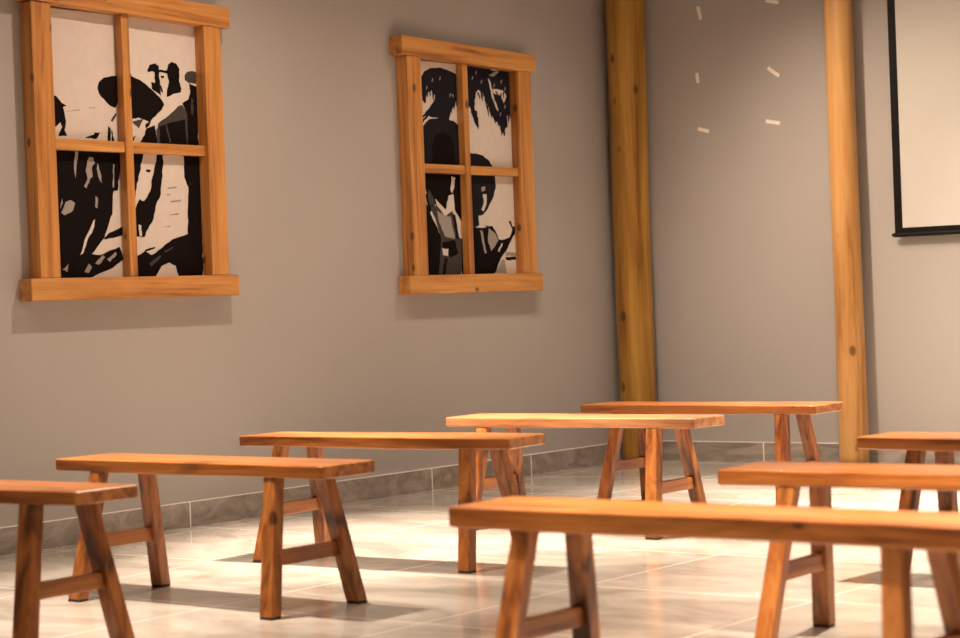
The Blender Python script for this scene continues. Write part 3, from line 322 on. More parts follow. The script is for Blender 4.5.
    ('k', [(8.544, 1.559), (8.555, 1.544), (8.568, 1.530), (8.580, 1.515), (8.588, 1.500), (8.599, 1.481), (8.611, 1.462), (8.623, 1.443), (8.636, 1.424), (8.652, 1.406), (8.665, 1.388), (8.674, 1.368), (8.691, 1.350), (8.694, 1.330), (8.692, 1.309), (8.691, 1.288), (8.691, 1.268), (8.691, 1.247), (8.695, 1.227), (8.692, 1.206), (8.695, 1.186), (8.694, 1.165), (8.696, 1.144), (8.693, 1.124), (8.660, 1.123), (8.626, 1.125), (8.593, 1.125), (8.559, 1.124), (8.526, 1.126), (8.527, 1.148), (8.529, 1.169), (8.527, 1.191), (8.528, 1.213), (8.530, 1.234), (8.533, 1.256), (8.529, 1.277), (8.535, 1.299), (8.530, 1.321), (8.538, 1.342), (8.533, 1.364), (8.539, 1.386), (8.534, 1.407), (8.539, 1.429), (8.537, 1.451), (8.543, 1.472), (8.543, 1.494), (8.539, 1.515), (8.539, 1.537)]),
    ('g', [(8.565, 1.599), (8.571, 1.589), (8.580, 1.579), (8.572, 1.559), (8.560, 1.561), (8.562, 1.580)]),
    ('d', [(8.601, 1.595), (8.615, 1.580), (8.627, 1.566), (8.639, 1.550), (8.648, 1.531), (8.655, 1.511), (8.630, 1.511), (8.604, 1.510), (8.599, 1.526), (8.593, 1.543), (8.591, 1.560), (8.596, 1.577)]),
    ('d', [(8.612, 1.505), (8.640, 1.505), (8.668, 1.511), (8.684, 1.497), (8.701, 1.485), (8.718, 1.472), (8.738, 1.461), (8.767, 1.474), (8.796, 1.487), (8.803, 1.466), (8.804, 1.445), (8.815, 1.425), (8.815, 1.403), (8.826, 1.383), (8.827, 1.361), (8.833, 1.340), (8.855, 1.335), (8.877, 1.330), (8.873, 1.309), (8.877, 1.288), (8.869, 1.267), (8.866, 1.247), (8.871, 1.226), (8.863, 1.205), (8.864, 1.184), (8.858, 1.163), (8.854, 1.142), (8.856, 1.121), (8.823, 1.119), (8.791, 1.122), (8.758, 1.123), (8.726, 1.126), (8.693, 1.126), (8.661, 1.124), (8.660, 1.146), (8.664, 1.167), (8.669, 1.189), (8.675, 1.210), (8.678, 1.232), (8.679, 1.254), (8.685, 1.275), (8.687, 1.297), (8.690, 1.318), (8.690, 1.340), (8.681, 1.361), (8.669, 1.381), (8.663, 1.403), (8.653, 1.423), (8.645, 1.444), (8.629, 1.463), (8.618, 1.484)]),
    ('g', [(8.666, 1.481), (8.691, 1.471), (8.715, 1.462), (8.737, 1.451), (8.757, 1.452), (8.778, 1.451), (8.787, 1.432), (8.788, 1.411), (8.795, 1.391), (8.802, 1.371), (8.809, 1.351), (8.811, 1.330), (8.782, 1.335), (8.751, 1.338), (8.723, 1.345), (8.715, 1.365), (8.699, 1.382), (8.693, 1.402), (8.679, 1.420), (8.672, 1.440), (8.670, 1.460)]),
    ('w', [(8.654, 1.546), (8.674, 1.530), (8.696, 1.516), (8.718, 1.501), (8.739, 1.486), (8.750, 1.505), (8.751, 1.525), (8.764, 1.543), (8.768, 1.563), (8.789, 1.568), (8.810, 1.573), (8.814, 1.555), (8.815, 1.537), (8.818, 1.519), (8.817, 1.500), (8.820, 1.482), (8.835, 1.467), (8.849, 1.452), (8.862, 1.437), (8.878, 1.422), (8.854, 1.418), (8.833, 1.411), (8.825, 1.429), (8.813, 1.446), (8.806, 1.465), (8.796, 1.482), (8.775, 1.472), (8.755, 1.463), (8.737, 1.451), (8.719, 1.464), (8.703, 1.479), (8.687, 1.493), (8.668, 1.506), (8.660, 1.525)]),
    ('k', [(8.657, 1.543), (8.678, 1.531), (8.696, 1.518), (8.716, 1.506), (8.728, 1.525), (8.745, 1.543), (8.755, 1.562), (8.737, 1.566), (8.720, 1.572), (8.700, 1.561), (8.678, 1.553)]),
    ('w', [(8.799, 1.669), (8.816, 1.664), (8.834, 1.660), (8.827, 1.645), (8.823, 1.630), (8.823, 1.614), (8.813, 1.596), (8.802, 1.578), (8.786, 1.593), (8.791, 1.614), (8.797, 1.634), (8.799, 1.652)]),
    ('k', [(8.800, 1.462), (8.821, 1.462), (8.825, 1.443), (8.829, 1.424), (8.835, 1.406), (8.836, 1.386), (8.840, 1.367), (8.845, 1.349), (8.852, 1.330), (8.823, 1.330), (8.821, 1.352), (8.818, 1.374), (8.809, 1.396), (8.811, 1.418), (8.801, 1.440)]),
    ('k', [(8.696, 1.310), (8.724, 1.316), (8.753, 1.317), (8.782, 1.323), (8.811, 1.325), (8.818, 1.306), (8.820, 1.287), (8.829, 1.268), (8.831, 1.249), (8.809, 1.242), (8.787, 1.235), (8.764, 1.229), (8.747, 1.247), (8.720, 1.261), (8.703, 1.280), (8.700, 1.295)]),
    ('k', [(8.869, 1.330), (8.898, 1.325), (8.926, 1.320), (8.928, 1.298), (8.925, 1.276), (8.923, 1.253), (8.922, 1.231), (8.919, 1.209), (8.918, 1.187), (8.917, 1.165), (8.916, 1.143), (8.914, 1.121), (8.887, 1.122), (8.860, 1.121), (8.860, 1.142), (8.858, 1.163), (8.864, 1.184), (8.863, 1.205), (8.867, 1.226), (8.862, 1.247), (8.867, 1.267), (8.865, 1.288), (8.869, 1.309)]),
    ('w', [(8.695, 1.280), (8.723, 1.277), (8.751, 1.277), (8.747, 1.258), (8.746, 1.239), (8.723, 1.242), (8.701, 1.244), (8.701, 1.262)]),
    ('k', [(8.716, 1.229), (8.740, 1.229), (8.738, 1.211), (8.727, 1.193), (8.728, 1.175), (8.722, 1.157), (8.718, 1.138), (8.694, 1.139), (8.695, 1.157), (8.699, 1.175), (8.704, 1.193), (8.712, 1.211)]),
    ('n', [(8.964, 1.687), (8.996, 1.689), (9.028, 1.687), (9.061, 1.691), (9.093, 1.690), (9.126, 1.689), (9.159, 1.691), (9.192, 1.693), (9.189, 1.676), (9.190, 1.660), (9.191, 1.643), (9.194, 1.626), (9.191, 1.609), (9.180, 1.593), (9.175, 1.576), (9.166, 1.559), (9.154, 1.544), (9.139, 1.530), (9.127, 1.516), (9.116, 1.501), (9.101, 1.487), (9.085, 1.475), (9.066, 1.463), (9.047, 1.458), (9.027, 1.458), (9.027, 1.440), (9.028, 1.423), (9.032, 1.406), (9.006, 1.397), (8.977, 1.391), (8.960, 1.407), (8.948, 1.424), (8.947, 1.444), (8.955, 1.464), (8.949, 1.485), (8.954, 1.505), (8.957, 1.525), (8.953, 1.545), (8.958, 1.566), (8.957, 1.586), (8.960, 1.606), (8.960, 1.626), (8.959, 1.647), (8.966, 1.667)]),
    ('k', [(8.974, 1.396), (8.999, 1.394), (9.023, 1.391), (9.045, 1.397), (9.063, 1.406), (9.091, 1.404), (9.120, 1.401), (9.149, 1.402), (9.160, 1.387), (9.177, 1.374), (9.186, 1.359), (9.197, 1.345), (9.200, 1.330), (9.231, 1.325), (9.257, 1.328), (9.280, 1.334), (9.304, 1.340), (9.316, 1.355), (9.325, 1.371), (9.331, 1.388), (9.319, 1.400), (9.311, 1.414), (9.298, 1.426), (9.320, 1.433), (9.327, 1.415), (9.337, 1.398), (9.354, 1.402), (9.373, 1.403), (9.371, 1.386), (9.371, 1.369), (9.346, 1.353), (9.328, 1.335), (9.313, 1.317), (9.297, 1.300), (9.285, 1.282), (9.271, 1.266), (9.251, 1.253), (9.234, 1.239), (9.217, 1.225), (9.205, 1.207), (9.191, 1.191), (9.182, 1.173), (9.170, 1.155), (9.159, 1.138), (9.147, 1.120), (9.115, 1.122), (9.082, 1.122), (9.050, 1.121), (9.017, 1.121), (8.985, 1.125), (8.953, 1.123), (8.953, 1.143), (8.958, 1.162), (8.956, 1.182), (8.963, 1.201), (8.958, 1.221), (8.962, 1.240), (8.963, 1.259), (8.968, 1.279), (8.969, 1.298), (8.966, 1.318), (8.968, 1.337), (8.973, 1.357), (8.972, 1.376)]),
    ('w', [(9.073, 1.576), (9.105, 1.577), (9.106, 1.558), (9.105, 1.539), (9.101, 1.520), (9.087, 1.501), (9.075, 1.482), (9.054, 1.491), (9.067, 1.510), (9.078, 1.529), (9.079, 1.545), (9.072, 1.560)]),
    ('g', [(9.060, 1.614), (9.078, 1.617), (9.096, 1.620), (9.096, 1.607), (9.090, 1.596), (9.063, 1.590), (9.062, 1.602)]),
    ('w', [(9.040, 1.458), (9.066, 1.458), (9.070, 1.441), (9.071, 1.423), (9.071, 1.406), (9.086, 1.401), (9.101, 1.397), (9.069, 1.392), (9.036, 1.391), (9.039, 1.408), (9.035, 1.425), (9.037, 1.441)]),
    ('g', [(9.114, 1.392), (9.132, 1.380), (9.156, 1.371), (9.175, 1.359), (9.188, 1.340), (9.199, 1.321), (9.183, 1.309), (9.171, 1.295), (9.157, 1.282), (9.141, 1.274), (9.128, 1.263), (9.123, 1.280), (9.116, 1.296), (9.104, 1.311), (9.103, 1.331), (9.108, 1.351), (9.111, 1.372)]),
    ('w', [(9.191, 1.263), (9.201, 1.279), (9.218, 1.293), (9.227, 1.309), (9.238, 1.301), (9.227, 1.287), (9.212, 1.274), (9.203, 1.258)]),
    ('g', [(9.035, 1.377), (9.053, 1.377), (9.062, 1.360), (9.064, 1.342), (9.067, 1.325), (9.071, 1.307), (9.078, 1.289), (9.080, 1.271), (9.088, 1.254), (9.071, 1.250), (9.064, 1.268), (9.059, 1.286), (9.053, 1.304), (9.048, 1.322), (9.045, 1.341), (9.042, 1.359)]),
    ('g', [(9.259, 1.258), (9.293, 1.258), (9.326, 1.255), (9.360, 1.253), (9.359, 1.234), (9.327, 1.234), (9.295, 1.238), (9.262, 1.236), (9.261, 1.247)]),
    ('k', [(9.257, 1.231), (9.291, 1.229), (9.325, 1.232), (9.359, 1.231), (9.358, 1.212), (9.327, 1.214), (9.295, 1.210), (9.264, 1.213)]),
    ('g', [(9.148, 1.130), (9.161, 1.148), (9.179, 1.164), (9.194, 1.181), (9.209, 1.198), (9.224, 1.215), (9.252, 1.215), (9.254, 1.198), (9.259, 1.180), (9.260, 1.163), (9.265, 1.146), (9.267, 1.128), (9.237, 1.129), (9.207, 1.130), (9.177, 1.129)]),
    ('n', [(9.035, 1.997), (9.058, 1.998), (9.056, 1.982), (9.057, 1.966), (9.060, 1.950), (9.054, 1.939), (9.055, 1.928), (9.049, 1.940), (9.050, 1.952), (9.045, 1.967), (9.037, 1.981)]),
    ('n', [(9.023, 2.034), (9.045, 2.035), (9.050, 2.019), (9.049, 2.003), (9.051, 1.988), (9.046, 1.977), (9.046, 1.966), (9.041, 1.977), (9.041, 1.989), (9.037, 2.004), (9.032, 2.019)]),
    ('n', [(9.133, 2.069), (9.156, 2.070), (9.151, 2.054), (9.153, 2.038), (9.154, 2.022), (9.154, 2.011), (9.149, 2.000), (9.149, 2.012), (9.144, 2.024), (9.141, 2.039), (9.135, 2.053)]),
    ('n', [(9.155, 2.055), (9.178, 2.056), (9.177, 2.040), (9.183, 2.025), (9.183, 2.009), (9.178, 1.998), (9.178, 1.986), (9.179, 1.999), (9.173, 2.010), (9.166, 2.025), (9.158, 2.039)]),
    ('n', [(9.181, 2.031), (9.204, 2.033), (9.204, 2.016), (9.212, 2.001), (9.211, 1.985), (9.212, 1.974), (9.207, 1.963), (9.207, 1.975), (9.201, 1.986), (9.192, 2.001), (9.186, 2.016)]),
    ('n', [(9.219, 2.021), (9.242, 2.022), (9.243, 2.006), (9.239, 1.990), (9.240, 1.974), (9.241, 1.963), (9.236, 1.952), (9.232, 1.964), (9.231, 1.976), (9.223, 1.990), (9.221, 2.006)]),
    ('n', [(9.257, 1.985), (9.281, 1.986), (9.273, 1.970), (9.269, 1.954), (9.265, 1.937), (9.262, 1.926), (9.260, 1.915), (9.261, 1.927), (9.255, 1.939), (9.252, 1.954), (9.254, 1.970)]),
    ('n', [(9.272, 2.001), (9.295, 2.002), (9.290, 1.986), (9.288, 1.969), (9.282, 1.953), (9.276, 1.942), (9.278, 1.931), (9.273, 1.942), (9.272, 1.955), (9.276, 1.970), (9.274, 1.986)]),
    ('n', [(9.285, 1.968), (9.309, 1.969), (9.303, 1.953), (9.297, 1.937), (9.297, 1.921), (9.295, 1.909), (9.292, 1.898), (9.288, 1.910), (9.287, 1.922), (9.286, 1.937), (9.288, 1.953)]),
    ('n', [(9.294, 2.012), (9.317, 2.013), (9.315, 1.997), (9.318, 1.981), (9.320, 1.965), (9.315, 1.954), (9.315, 1.942), (9.314, 1.955), (9.310, 1.966), (9.307, 1.982), (9.296, 1.996)]),
    ('n', [(9.321, 2.048), (9.345, 2.049), (9.340, 2.033), (9.341, 2.017), (9.339, 2.001), (9.338, 1.990), (9.334, 1.978), (9.328, 1.990), (9.329, 2.002), (9.327, 2.018), (9.321, 2.033)]),
    ('n', [(9.329, 2.069), (9.352, 2.070), (9.354, 2.054), (9.353, 2.038), (9.354, 2.022), (9.354, 2.010), (9.349, 1.999), (9.344, 2.011), (9.344, 2.023), (9.335, 2.038), (9.332, 2.053)]),
    ('n', [(8.984, 2.063), (9.007, 2.064), (9.005, 2.048), (9.012, 2.033), (9.011, 2.017), (9.010, 2.006), (9.006, 1.995), (9.001, 2.007), (9.001, 2.019), (8.996, 2.034), (8.992, 2.049)]),
    ('n', [(8.974, 2.080), (8.997, 2.081), (9.001, 2.066), (8.998, 2.050), (9.002, 2.035), (9.004, 2.024), (8.998, 2.013), (8.992, 2.024), (8.993, 2.036), (8.983, 2.050), (8.983, 2.066)]),
    ('n', [(9.112, 2.125), (9.135, 2.127), (9.140, 2.111), (9.135, 2.095), (9.138, 2.079), (9.138, 2.068), (9.133, 2.057), (9.129, 2.068), (9.128, 2.080), (9.119, 2.095), (9.120, 2.111)]),
    ('n', [(9.088, 2.170), (9.111, 2.172), (9.106, 2.156), (9.097, 2.140), (9.095, 2.123), (9.091, 2.112), (9.090, 2.101), (9.088, 2.113), (9.085, 2.125), (9.086, 2.140), (9.087, 2.155)]),
    ('n', [(8.559, 2.110), (8.584, 2.111), (8.578, 2.095), (8.570, 2.079), (8.569, 2.063), (8.570, 2.051), (8.565, 2.040), (8.560, 2.052), (8.560, 2.064), (8.564, 2.080), (8.561, 2.095)]),
    ('n', [(8.572, 2.127), (8.597, 2.129), (8.591, 2.113), (8.588, 2.096), (8.583, 2.080), (8.585, 2.069), (8.579, 2.058), (8.574, 2.070), (8.574, 2.082), (8.576, 2.097), (8.570, 2.112)]),
    ('n', [(8.593, 2.119), (8.618, 2.120), (8.613, 2.104), (8.609, 2.088), (8.605, 2.071), (8.605, 2.060), (8.600, 2.049), (8.594, 2.061), (8.595, 2.073), (8.591, 2.088), (8.596, 2.104)]),
    ('n', [(8.598, 2.142), (8.623, 2.143), (8.626, 2.128), (8.625, 2.111), (8.625, 2.096), (8.622, 2.084), (8.621, 2.073), (8.620, 2.085), (8.616, 2.097), (8.607, 2.111), (8.603, 2.127)]),
    ('n', [(8.623, 2.147), (8.649, 2.149), (8.647, 2.133), (8.647, 2.117), (8.648, 2.101), (8.646, 2.090), (8.643, 2.079), (8.642, 2.091), (8.638, 2.102), (8.636, 2.118), (8.632, 2.133)]),
    ('n', [(8.655, 2.132), (8.680, 2.134), (8.677, 2.117), (8.677, 2.101), (8.671, 2.085), (8.672, 2.074), (8.666, 2.063), (8.665, 2.075), (8.661, 2.086), (8.661, 2.102), (8.656, 2.117)]),
    ('n', [(8.879, 2.120), (8.905, 2.121), (8.899, 2.105), (8.899, 2.088), (8.893, 2.072), (8.891, 2.060), (8.888, 2.049), (8.884, 2.061), (8.883, 2.073), (8.884, 2.089), (8.884, 2.105)]),
    ('n', [(8.861, 2.107), (8.888, 2.108), (8.884, 2.091), (8.881, 2.075), (8.872, 2.058), (8.871, 2.047), (8.867, 2.036), (8.868, 2.048), (8.862, 2.060), (8.866, 2.076), (8.858, 2.091)]),
    ('n', [(8.838, 2.087), (8.864, 2.088), (8.860, 2.072), (8.854, 2.055), (8.848, 2.039), (8.842, 2.027), (8.843, 2.016), (8.841, 2.028), (8.838, 2.040), (8.837, 2.056), (8.842, 2.072)]),
    ('n', [(8.796, 2.062), (8.822, 2.064), (8.822, 2.047), (8.822, 2.031), (8.827, 2.015), (8.822, 2.004), (8.822, 1.993), (8.824, 2.005), (8.817, 2.017), (8.812, 2.032), (8.805, 2.048)]),
    ('n', [(8.602, 1.979), (8.621, 1.980), (8.600, 1.970), (8.577, 1.960), (8.557, 1.949), (8.551, 1.938), (8.552, 1.927), (8.553, 1.940), (8.547, 1.951), (8.576, 1.964)]),
    ('n', [(8.617, 1.989), (8.636, 1.990), (8.613, 1.980), (8.592, 1.969), (8.570, 1.959), (8.568, 1.948), (8.565, 1.937), (8.562, 1.949), (8.560, 1.961), (8.591, 1.973)]),
    ('n', [(8.629, 1.998), (8.648, 1.999), (8.627, 1.989), (8.605, 1.979), (8.586, 1.968), (8.582, 1.957), (8.582, 1.946), (8.576, 1.957), (8.577, 1.969), (8.603, 1.984)]),
    ('n', [(8.641, 2.014), (8.660, 2.015), (8.634, 1.999), (8.606, 1.985), (8.600, 1.974), (8.602, 1.962), (8.601, 1.975), (8.597, 1.986), (8.618, 2.001)]),
    ('n', [(8.665, 2.028), (8.684, 2.029), (8.664, 2.018), (8.641, 2.009), (8.623, 1.997), (8.620, 1.986), (8.618, 1.975), (8.617, 1.987), (8.613, 1.999), (8.638, 2.014)]),
    ('n', [(9.217, 2.148), (9.234, 2.149), (9.243, 2.136), (9.251, 2.122), (9.246, 2.111), (9.246, 2.100), (9.241, 2.111), (9.241, 2.123), (9.230, 2.136)]),
    ('n', [(9.264, 2.141), (9.281, 2.142), (9.275, 2.127), (9.276, 2.113), (9.269, 2.102), (9.271, 2.091), (9.268, 2.103), (9.266, 2.115), (9.266, 2.128)]),
    ('n', [(9.287, 2.149), (9.304, 2.150), (9.298, 2.136), (9.301, 2.122), (9.296, 2.110), (9.296, 2.099), (9.297, 2.112), (9.291, 2.123), (9.290, 2.136)]),
    ('n', [(9.195, 2.137), (9.212, 2.138), (9.218, 2.124), (9.217, 2.110), (9.212, 2.099), (9.213, 2.088), (9.206, 2.099), (9.207, 2.112), (9.203, 2.125)]),
    ('n', [(9.050, 2.134), (9.066, 2.135), (9.074, 2.121), (9.078, 2.108), (9.073, 2.097), (9.073, 2.086), (9.072, 2.097), (9.068, 2.109), (9.059, 2.121)]),
    ('n', [(9.089, 2.126), (9.106, 2.127), (9.104, 2.113), (9.102, 2.099), (9.101, 2.088), (9.097, 2.077), (9.099, 2.089), (9.092, 2.100), (9.091, 2.113)]),
    ('g', [(9.097, 2.206), (9.105, 2.203), (9.094, 2.184), (9.089, 2.187)]),
    ('g', [(9.211, 2.193), (9.219, 2.190), (9.208, 2.170), (9.203, 2.174)]),
    ('g', [(9.279, 2.217), (9.287, 2.214), (9.276, 2.194), (9.271, 2.198)]),
    ('g', [(9.017, 2.220), (9.025, 2.218), (9.014, 2.199), (9.009, 2.202)]),
    ('g', [(9.310, 2.178), (9.318, 2.176), (9.307, 2.156), (9.302, 2.160)]),
    ('g', [(8.666, 2.188), (8.674, 2.185), (8.663, 2.166), (8.658, 2.170)]),
    ('g', [(8.615, 2.145), (8.623, 2.142), (8.613, 2.123), (8.608, 2.127)]),
    ('g', [(8.815, 2.116), (8.823, 2.114), (8.812, 2.094), (8.807, 2.097)]),
    ('g', [(8.731, 2.202), (8.739, 2.200), (8.728, 2.180), (8.723, 2.183)]),
    ('g', [(9.051, 2.252), (9.059, 2.250), (9.048, 2.230), (9.043, 2.234)]),
    ('g', [(9.303, 2.078), (9.312, 2.075), (9.300, 2.055), (9.296, 2.059)]),
    ('g', [(9.259, 2.035), (9.267, 2.033), (9.256, 2.013), (9.251, 2.017)]),
  ],
}
def print_material(name, base):
    m = plain(name, base, 0.8, 0.03, 25); m.node_tree.nodes['Principled BSDF'].inputs['Specular IOR Level'].default_value = 0.06; return m
PM = {'w': print_material('print_paper_white', (0.60, 0.53, 0.485)), 'k': print_material('print_ink_black', (0.007, 0.0045, 0.0045)),
      'n': print_material('print_ink_blue_black', (0.014, 0.013, 0.019)), 'd': print_material('print_ink_dark_grey', (0.055, 0.048, 0.047)),
      'g': print_material('print_ink_mid_grey', (0.30, 0.27, 0.25))}
PORD = ['w', 'k', 'n', 'd', 'g']
def picture_frame(k, label, y0, y1, posts, pw, mull, bar, z0, zs, zt, z1, tilt, plabel):
    """y0,y1 ends of sill and head; posts = (inner edge left, inner edge right); z0..zs sill, zt..z1 head"""
    t = thing('picture_frame', label, 'picture frame', (XL, (y0+y1)/2, z0), 'window-shaped wooden picture frames')
    cy = (y0+y1)/2
    def part(name, x0, x1, ya, yb_, za, zb, mat, bev=0.004):
        # every part has its own origin at its own middle so the grain starts fresh
        c = Vector(((x0+x1)/2, (ya+yb_)/2, (za+zb)/2))
        o = link(name, boxes((x0-c.x, x1-c.x, ya-c.y, yb_-c.y, za-c.z, zb-c.z)), mat, t, bevel=bev)
        o.location = (c.x, c.y-cy, c.z-z0); return o
    D = 0.082
    a, b = posts
    part('side_post', 0.001, D-0.006, a-pw[0], a, zs, zt+0.01, frame_v); part('side_post', 0.001, D-0.006, b, b+pw[1], zs, zt-0.004, frame_v)
    part('sill', 0.001, D, y0, y1, z0, zs, frame_h, 0.005); hb = part('head_beam', 0.001, D+0.004, y0, y1, zt, z1, frame_h, 0.005); hb.rotation_euler = (-math.radians(tilt), 0, 0)
    part('mullion', 0.016, 0.060, mull-0.023, mull+0.023, zs, zt, frame_v, 0.003)
    part('crossbar', 0.016, 0.054, a, mull-0.0235, bar-0.024, bar+0.024, frame_h, 0.003)
    part('crossbar', 0.016, 0.054, mull+0.0235, b, bar-0.024, bar+0.024, frame_h, 0.003)
    bm = boxes((0.001, 0.0135, a-0.02-cy, b+0.02-cy, zs-z0, zt-z0))
    for f in bm.faces: f.material_index = 0
    lay = 0
    from mathutils.geometry import tessellate_polygon
    for c, pts in PRINT_SHAPES[k]:
        lay += 1; x = 0.0137+lay*0.00002
        q = [(max(a-0.01, min(b+0.01, y))-cy, max(zs+0.001, min(zt-0.001, z))-z0) for y, z in pts]
        vs = [bm.verts.new((x, y, z)) for y, z in q]
        for tri in tessellate_polygon([[Vector((0, y, z)) for y, z in q]]):
            try: f = bm.faces.new([vs[i] for i in tri]); f.material_index = PORD.index(c)
            except ValueError: pass
    for f in bm.faces: 
        f.normal_update()
    me = bpy.data.meshes.new('photo_print'); bm.to_mesh(me); bm.free()
    for c in PORD: me.materials.append(PM[c])
    o = bpy.data.objects.new('photo_print', me); COL.objects.link(o); o.parent = t; o['label'] = plabel
    return t
picture_frame(1, 'window-shaped wooden frame nearer the camera, photograph of men in caps and round hats', 5.817, 7.071, (5.988, 6.905), (0.112, 0.11), 6.428, 1.738, 1.061, 1.158, 2.331, 2.431, 1.4, 'black and white print of men in caps beside a big round hat')
picture_frame(2, 'window-shaped wooden frame nearer the corner log, photograph of palm tree and two people in hats', 8.335, 9.515, (8.500, 9.355), (0.118, 0.118), 8.893, 1.702, 1.037, 1.137, 2.276, 2.376, 1.2, 'black and white print of two people in dark hats under a palm')

# ------------------------------------------------------------------ projection screen
YW = YB+REC
t = thing('projection_screen', 'pulled-down white projection screen with black border on the back wall', 'projection screen', (-4.0, YW-0.045, 1.26))
SX0, SX1, SZ0, SZ1 = -5.158+4.0, 1.20, 0.0, 1.78
link('canvas', boxes((SX0+0.046, SX1-0.046, -0.0006, 0.0006, SZ0+0.045, SZ1)), screen_m, t)
link('border', boxes((SX0, SX0+0.0465, -0.0012, 0.0012, SZ0+0.01, SZ1), (SX1-0.0465, SX1, -0.0012, 0.0012, SZ0+0.01, SZ1), (SX0+0.0465, SX1-0.0465, -0.0012, 0.0012, SZ0+0.01, SZ0+0.046)), black_m, t)
def tube_x(x0, x1, r, n=20, caps=0.0):
    secs = []
    prof = [(x0, r*0.7), (x0+0.004, r), (x1-0.004, r), (x1, r*0.7)]
    for x, q in prof: secs.append([(x, q*math.cos(2*math.pi*i/n), q*math.sin(2*math.pi*i/n)) for i in range(n)])
    return loft(secs)
o = link('weight_bar', tube_x(SX0-0.006, SX1+0.006, 0.013), black_m, t, smooth=False); o.location = (0, 0, 0.008)
e = link('end_cap', tube_x(-0.014, 0.004, 0.010), black_m, o); e.location = (SX0-0.004, 0, 0)
e = link('end_cap', tube_x(-0.004, 0.014, 0.010), black_m, o); e.location = (SX1+0.004, 0, 0)
bm = boxes((SX0-0.08, SX1+0.08, -0.045, 0.044, SZ1-0.01, SZ1+0.09))
link('roller_case', bm, plain('white_roller_case', (0.7, 0.68, 0.65), 0.4, 0.01), t, bevel=0.01)

# ------------------------------------------------------------------ tape strips on the back wall
TAPES = [(-6.375, 2.629, 0.080, 102, 'upright cream tape strip nearest the corner log, topmost on the left side'),
         (-6.404, 2.251, 0.060, 96, 'short upright cream tape strip, middle one on the left side'),
         (-6.376, 1.943, 0.078, -16, 'slightly slanted cream tape strip, lowest on the left side'),
         (-5.888, 2.640, 0.085, -16, 'cream tape strip cut by the top edge, topmost on the right side'),
         (-5.896, 2.238, 0.090, -37, 'steeply slanted cream tape strip, middle one on the right side'),
         (-5.911, 1.952, 0.092, -12, 'nearly level cream tape strip, lowest on the right side')]
for x, z, ln, ang, lab in TAPES:
    o = link('tape_strip', boxes((-ln/2, ln/2, -0.0004, 0.0004, -0.0105, 0.0105)), tape_m)
    o.location = (x, YB-0.0006, z); o.rotation_euler = (0, -math.radians(ang), 0)
    o['label'] = lab; o['category'] = 'tape'; o['group'] = 'paper tape strips in a ring on the back wall'

# ------------------------------------------------------------------ benches
BW_, BHT, BTH = 0.256, 0.489, 0.043
def rrect(hy, z0, z1, r, n=3):
    """rounded rectangle in the y-z plane"""
    out = []
    for cy, cz, a0 in ((hy-r, z1-r, 0), (-hy+r, z1-r, 90), (-hy+r, z0+r, 180), (hy-r, z0+r, 270)):
        for i in range(n+1):
            a = math.radians(a0+90*i/n); out.append((cy+r*math.cos(a), cz+r*math.sin(a)))
    return out
def board_mesh(L, seed, th):
    rnd = random.Random(seed); ph = [rnd.uniform(0, 6.28) for _ in range(8)]
    secs = []; N = 44
    xs = [-L/2, -L/2+0.004, -L/2+0.012, -L/2+0.03]+[-L/2+0.03+(L-0.06)*i/N for i in range(1, N)]+[L/2-0.03, L/2-0.012, L/2-0.004, L/2]
    for x in xs:
        e = min(x+L/2, L/2-x)
        sh = 0.006 if e < 0.001 else 0.0022 if e < 0.006 else 0.0006 if e < 0.02 else 0
        wn = 0.0025*math.sin(5*x+ph[0])+0.0016*math.sin(13*x+ph[1]); wf = 0.0025*math.sin(4*x+ph[2])+0.0016*math.sin(11*x+ph[3])
        sag = 0.0015*math.sin(6*x+ph[4])
        ring = []
        for y, z in rrect(BW_/2-sh, BHT-th+sh*0.6, BHT-sh*0.6, 0.006):
            y2 = y+(wf if y > 0 else -wn); z2 = z+(sag if z < BHT-th/2 else 0)+0.002*math.sin(ph[5]+3*x)*(y/BW_)
            ring.append((x, y2, z2))
        secs.append(ring)
    return loft(secs)
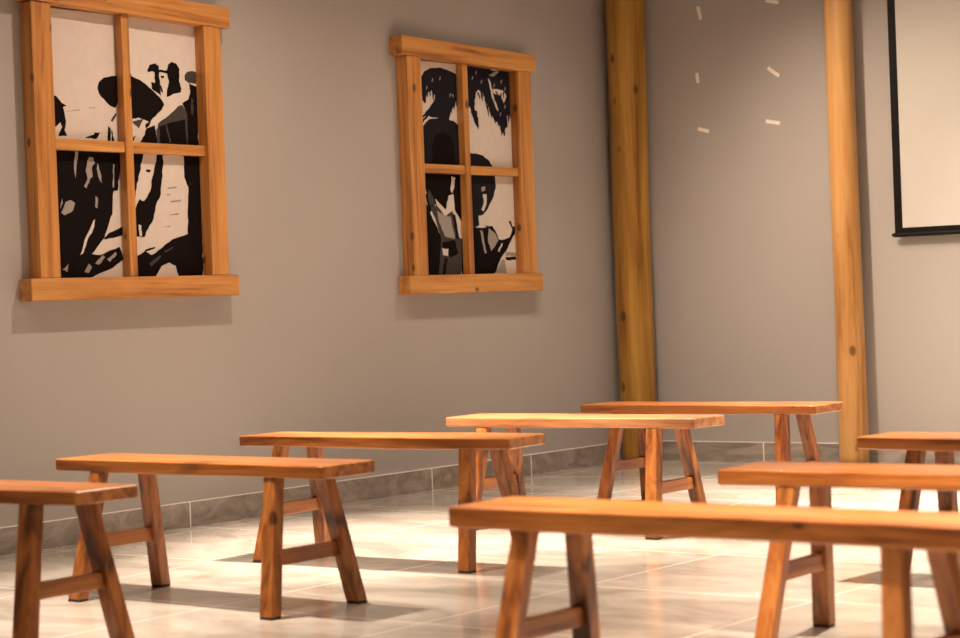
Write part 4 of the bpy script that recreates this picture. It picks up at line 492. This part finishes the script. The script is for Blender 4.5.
def make_bench(label, cx, cy, rot, L=1.27, seed=0, tone='orange', th=0.043, tall=1.0, legs=(0, 0, 0, 0), leg_w=0.054, top_in=0.205, foot_in=0.163):
    wood_board = BENCH_WOOD[tone][0]; wood_leg, wood_rung = BENCH_WOOD['orange' if tone == 'pale' else tone][1:]
    t = thing('bench', label, 'bench', (cx, cy, 0), 'low plank benches with splayed legs'); t.rotation_euler = (0, 0, rot); t.scale = (1, 1, tall)
    o = link('seat_board', board_mesh(L, seed, th), wood_board, t)
    o.data.polygons.foreach_set('use_smooth', [False]*len(o.data.polygons))
    rnd = random.Random(seed+50)
    yt, yf = BW_/2-0.027, BW_/2+0.069
    zt = BHT-th+0.006
    for sx in (-1, 1):
        pos = {}
        for sy in (-1, 1):
            xt, xf = sx*(L/2-top_in+rnd.uniform(-.006, .006)), sx*(L/2-foot_in+rnd.uniform(-.008, .008))
            a, b = leg_w/2*rnd.uniform(.95, 1.05), 0.023
            dl = legs[(sx > 0)*2+(sy > 0)]; xt += dl; xf += dl
            def sec(z, grow=0.0):
                u = z/zt; x = xf+(xt-xf)*u; y = sy*(yf+(yt-yf)*u); g = 1+0.05*(1-u)+grow
                return [(x-a*g, y-b*g, z), (x+a*g, y-b*g, z), (x+a*g, y+b*g, z), (x-a*g, y+b*g, z)]
            # the leg's own origin lies at its foot
            ox, oy = xf, sy*yf
            def loc(s): return [(p[0]-ox, p[1]-oy, p[2]) for p in s]
            lg = link('leg', loft([loc(sec(z)) for z in (0.007, 0.1, 0.2, 0.32, zt)]), wood_leg, t, bevel=0.005)
            lg.location = (ox, oy, 0)
            pd = link('foot_end', loft([loc(sec(0.0, -0.10)), loc(sec(0.0075, -0.06))]), foot_end_m, lg); pd['label'] = 'dark foot end'
            pos[sy] = (xf+(xt-xf)*0.43, sy*(yf+(yt-yf)*0.43))
        xm = (pos[-1][0]+pos[1][0])/2; hy = pos[1][1]+0.004; zc = 0.195+rnd.uniform(-.006, .006)
        s = link('stretcher', boxes((-0.014, 0.014, -hy, hy, -0.025, 0.025)), wood_rung, t, bevel=0.003)
        s.location = (xm, 0, zc)
    return t
BENCHES = [
    ('varnished wooden bench cut by the left edge, nearest in the left row', -5.227, 4.116, 0.028, 1.28, 1, 'orange', 0.043, 1, (0, 0, -0.005, 0), 0.062),
    ('varnished wooden bench in the left row, second from the camera, behind the leftmost bench', -5.082, 5.043, -0.018, 1.3, 2, 'orange', 0.045, 1, (0.01, 0.02, -0.03, 0.0)),
    ('varnished wooden bench in the left row, middle one, standing below the gap between the frames', -5.211, 6.145, 0.055, 1.3, 3, 'orange', 0.043, 1),
    ('pale-topped wooden bench in the left row, second from the corner, left of the log posts', -5.090, 7.282, 0.011, 1.275, 4, 'pale', 0.043, 0.995),
    ('reddish wooden bench farthest away, in front of the two log posts', -5.043, 8.246, -0.003, 1.265, 5, 'red', 0.042, 0.982, (0, 0, 0.02, 0.005)),
    ('large blurred orange bench in the right foreground, nearest to the camera', -2.522, 4.138, 0.001, 1.38, 6, 'orange', 0.053, 1.005, (0.02, 0.024, 0.024, 0.02)),
    ('blurred wooden bench in the right row, directly behind the front bench', -2.472, 5.265, 0.046, 1.28, 7, 'orange', 0.045, 1, (0.01, 0.01, 0, 0)),
    ('wooden bench cut by the right edge, farthest in the right row below the screen', -2.648, 6.431, -0.03, 1.28, 8, 'red', 0.043, 1, (0.01, 0.01, 0, 0)),
]
for b in BENCHES: make_bench(*b)
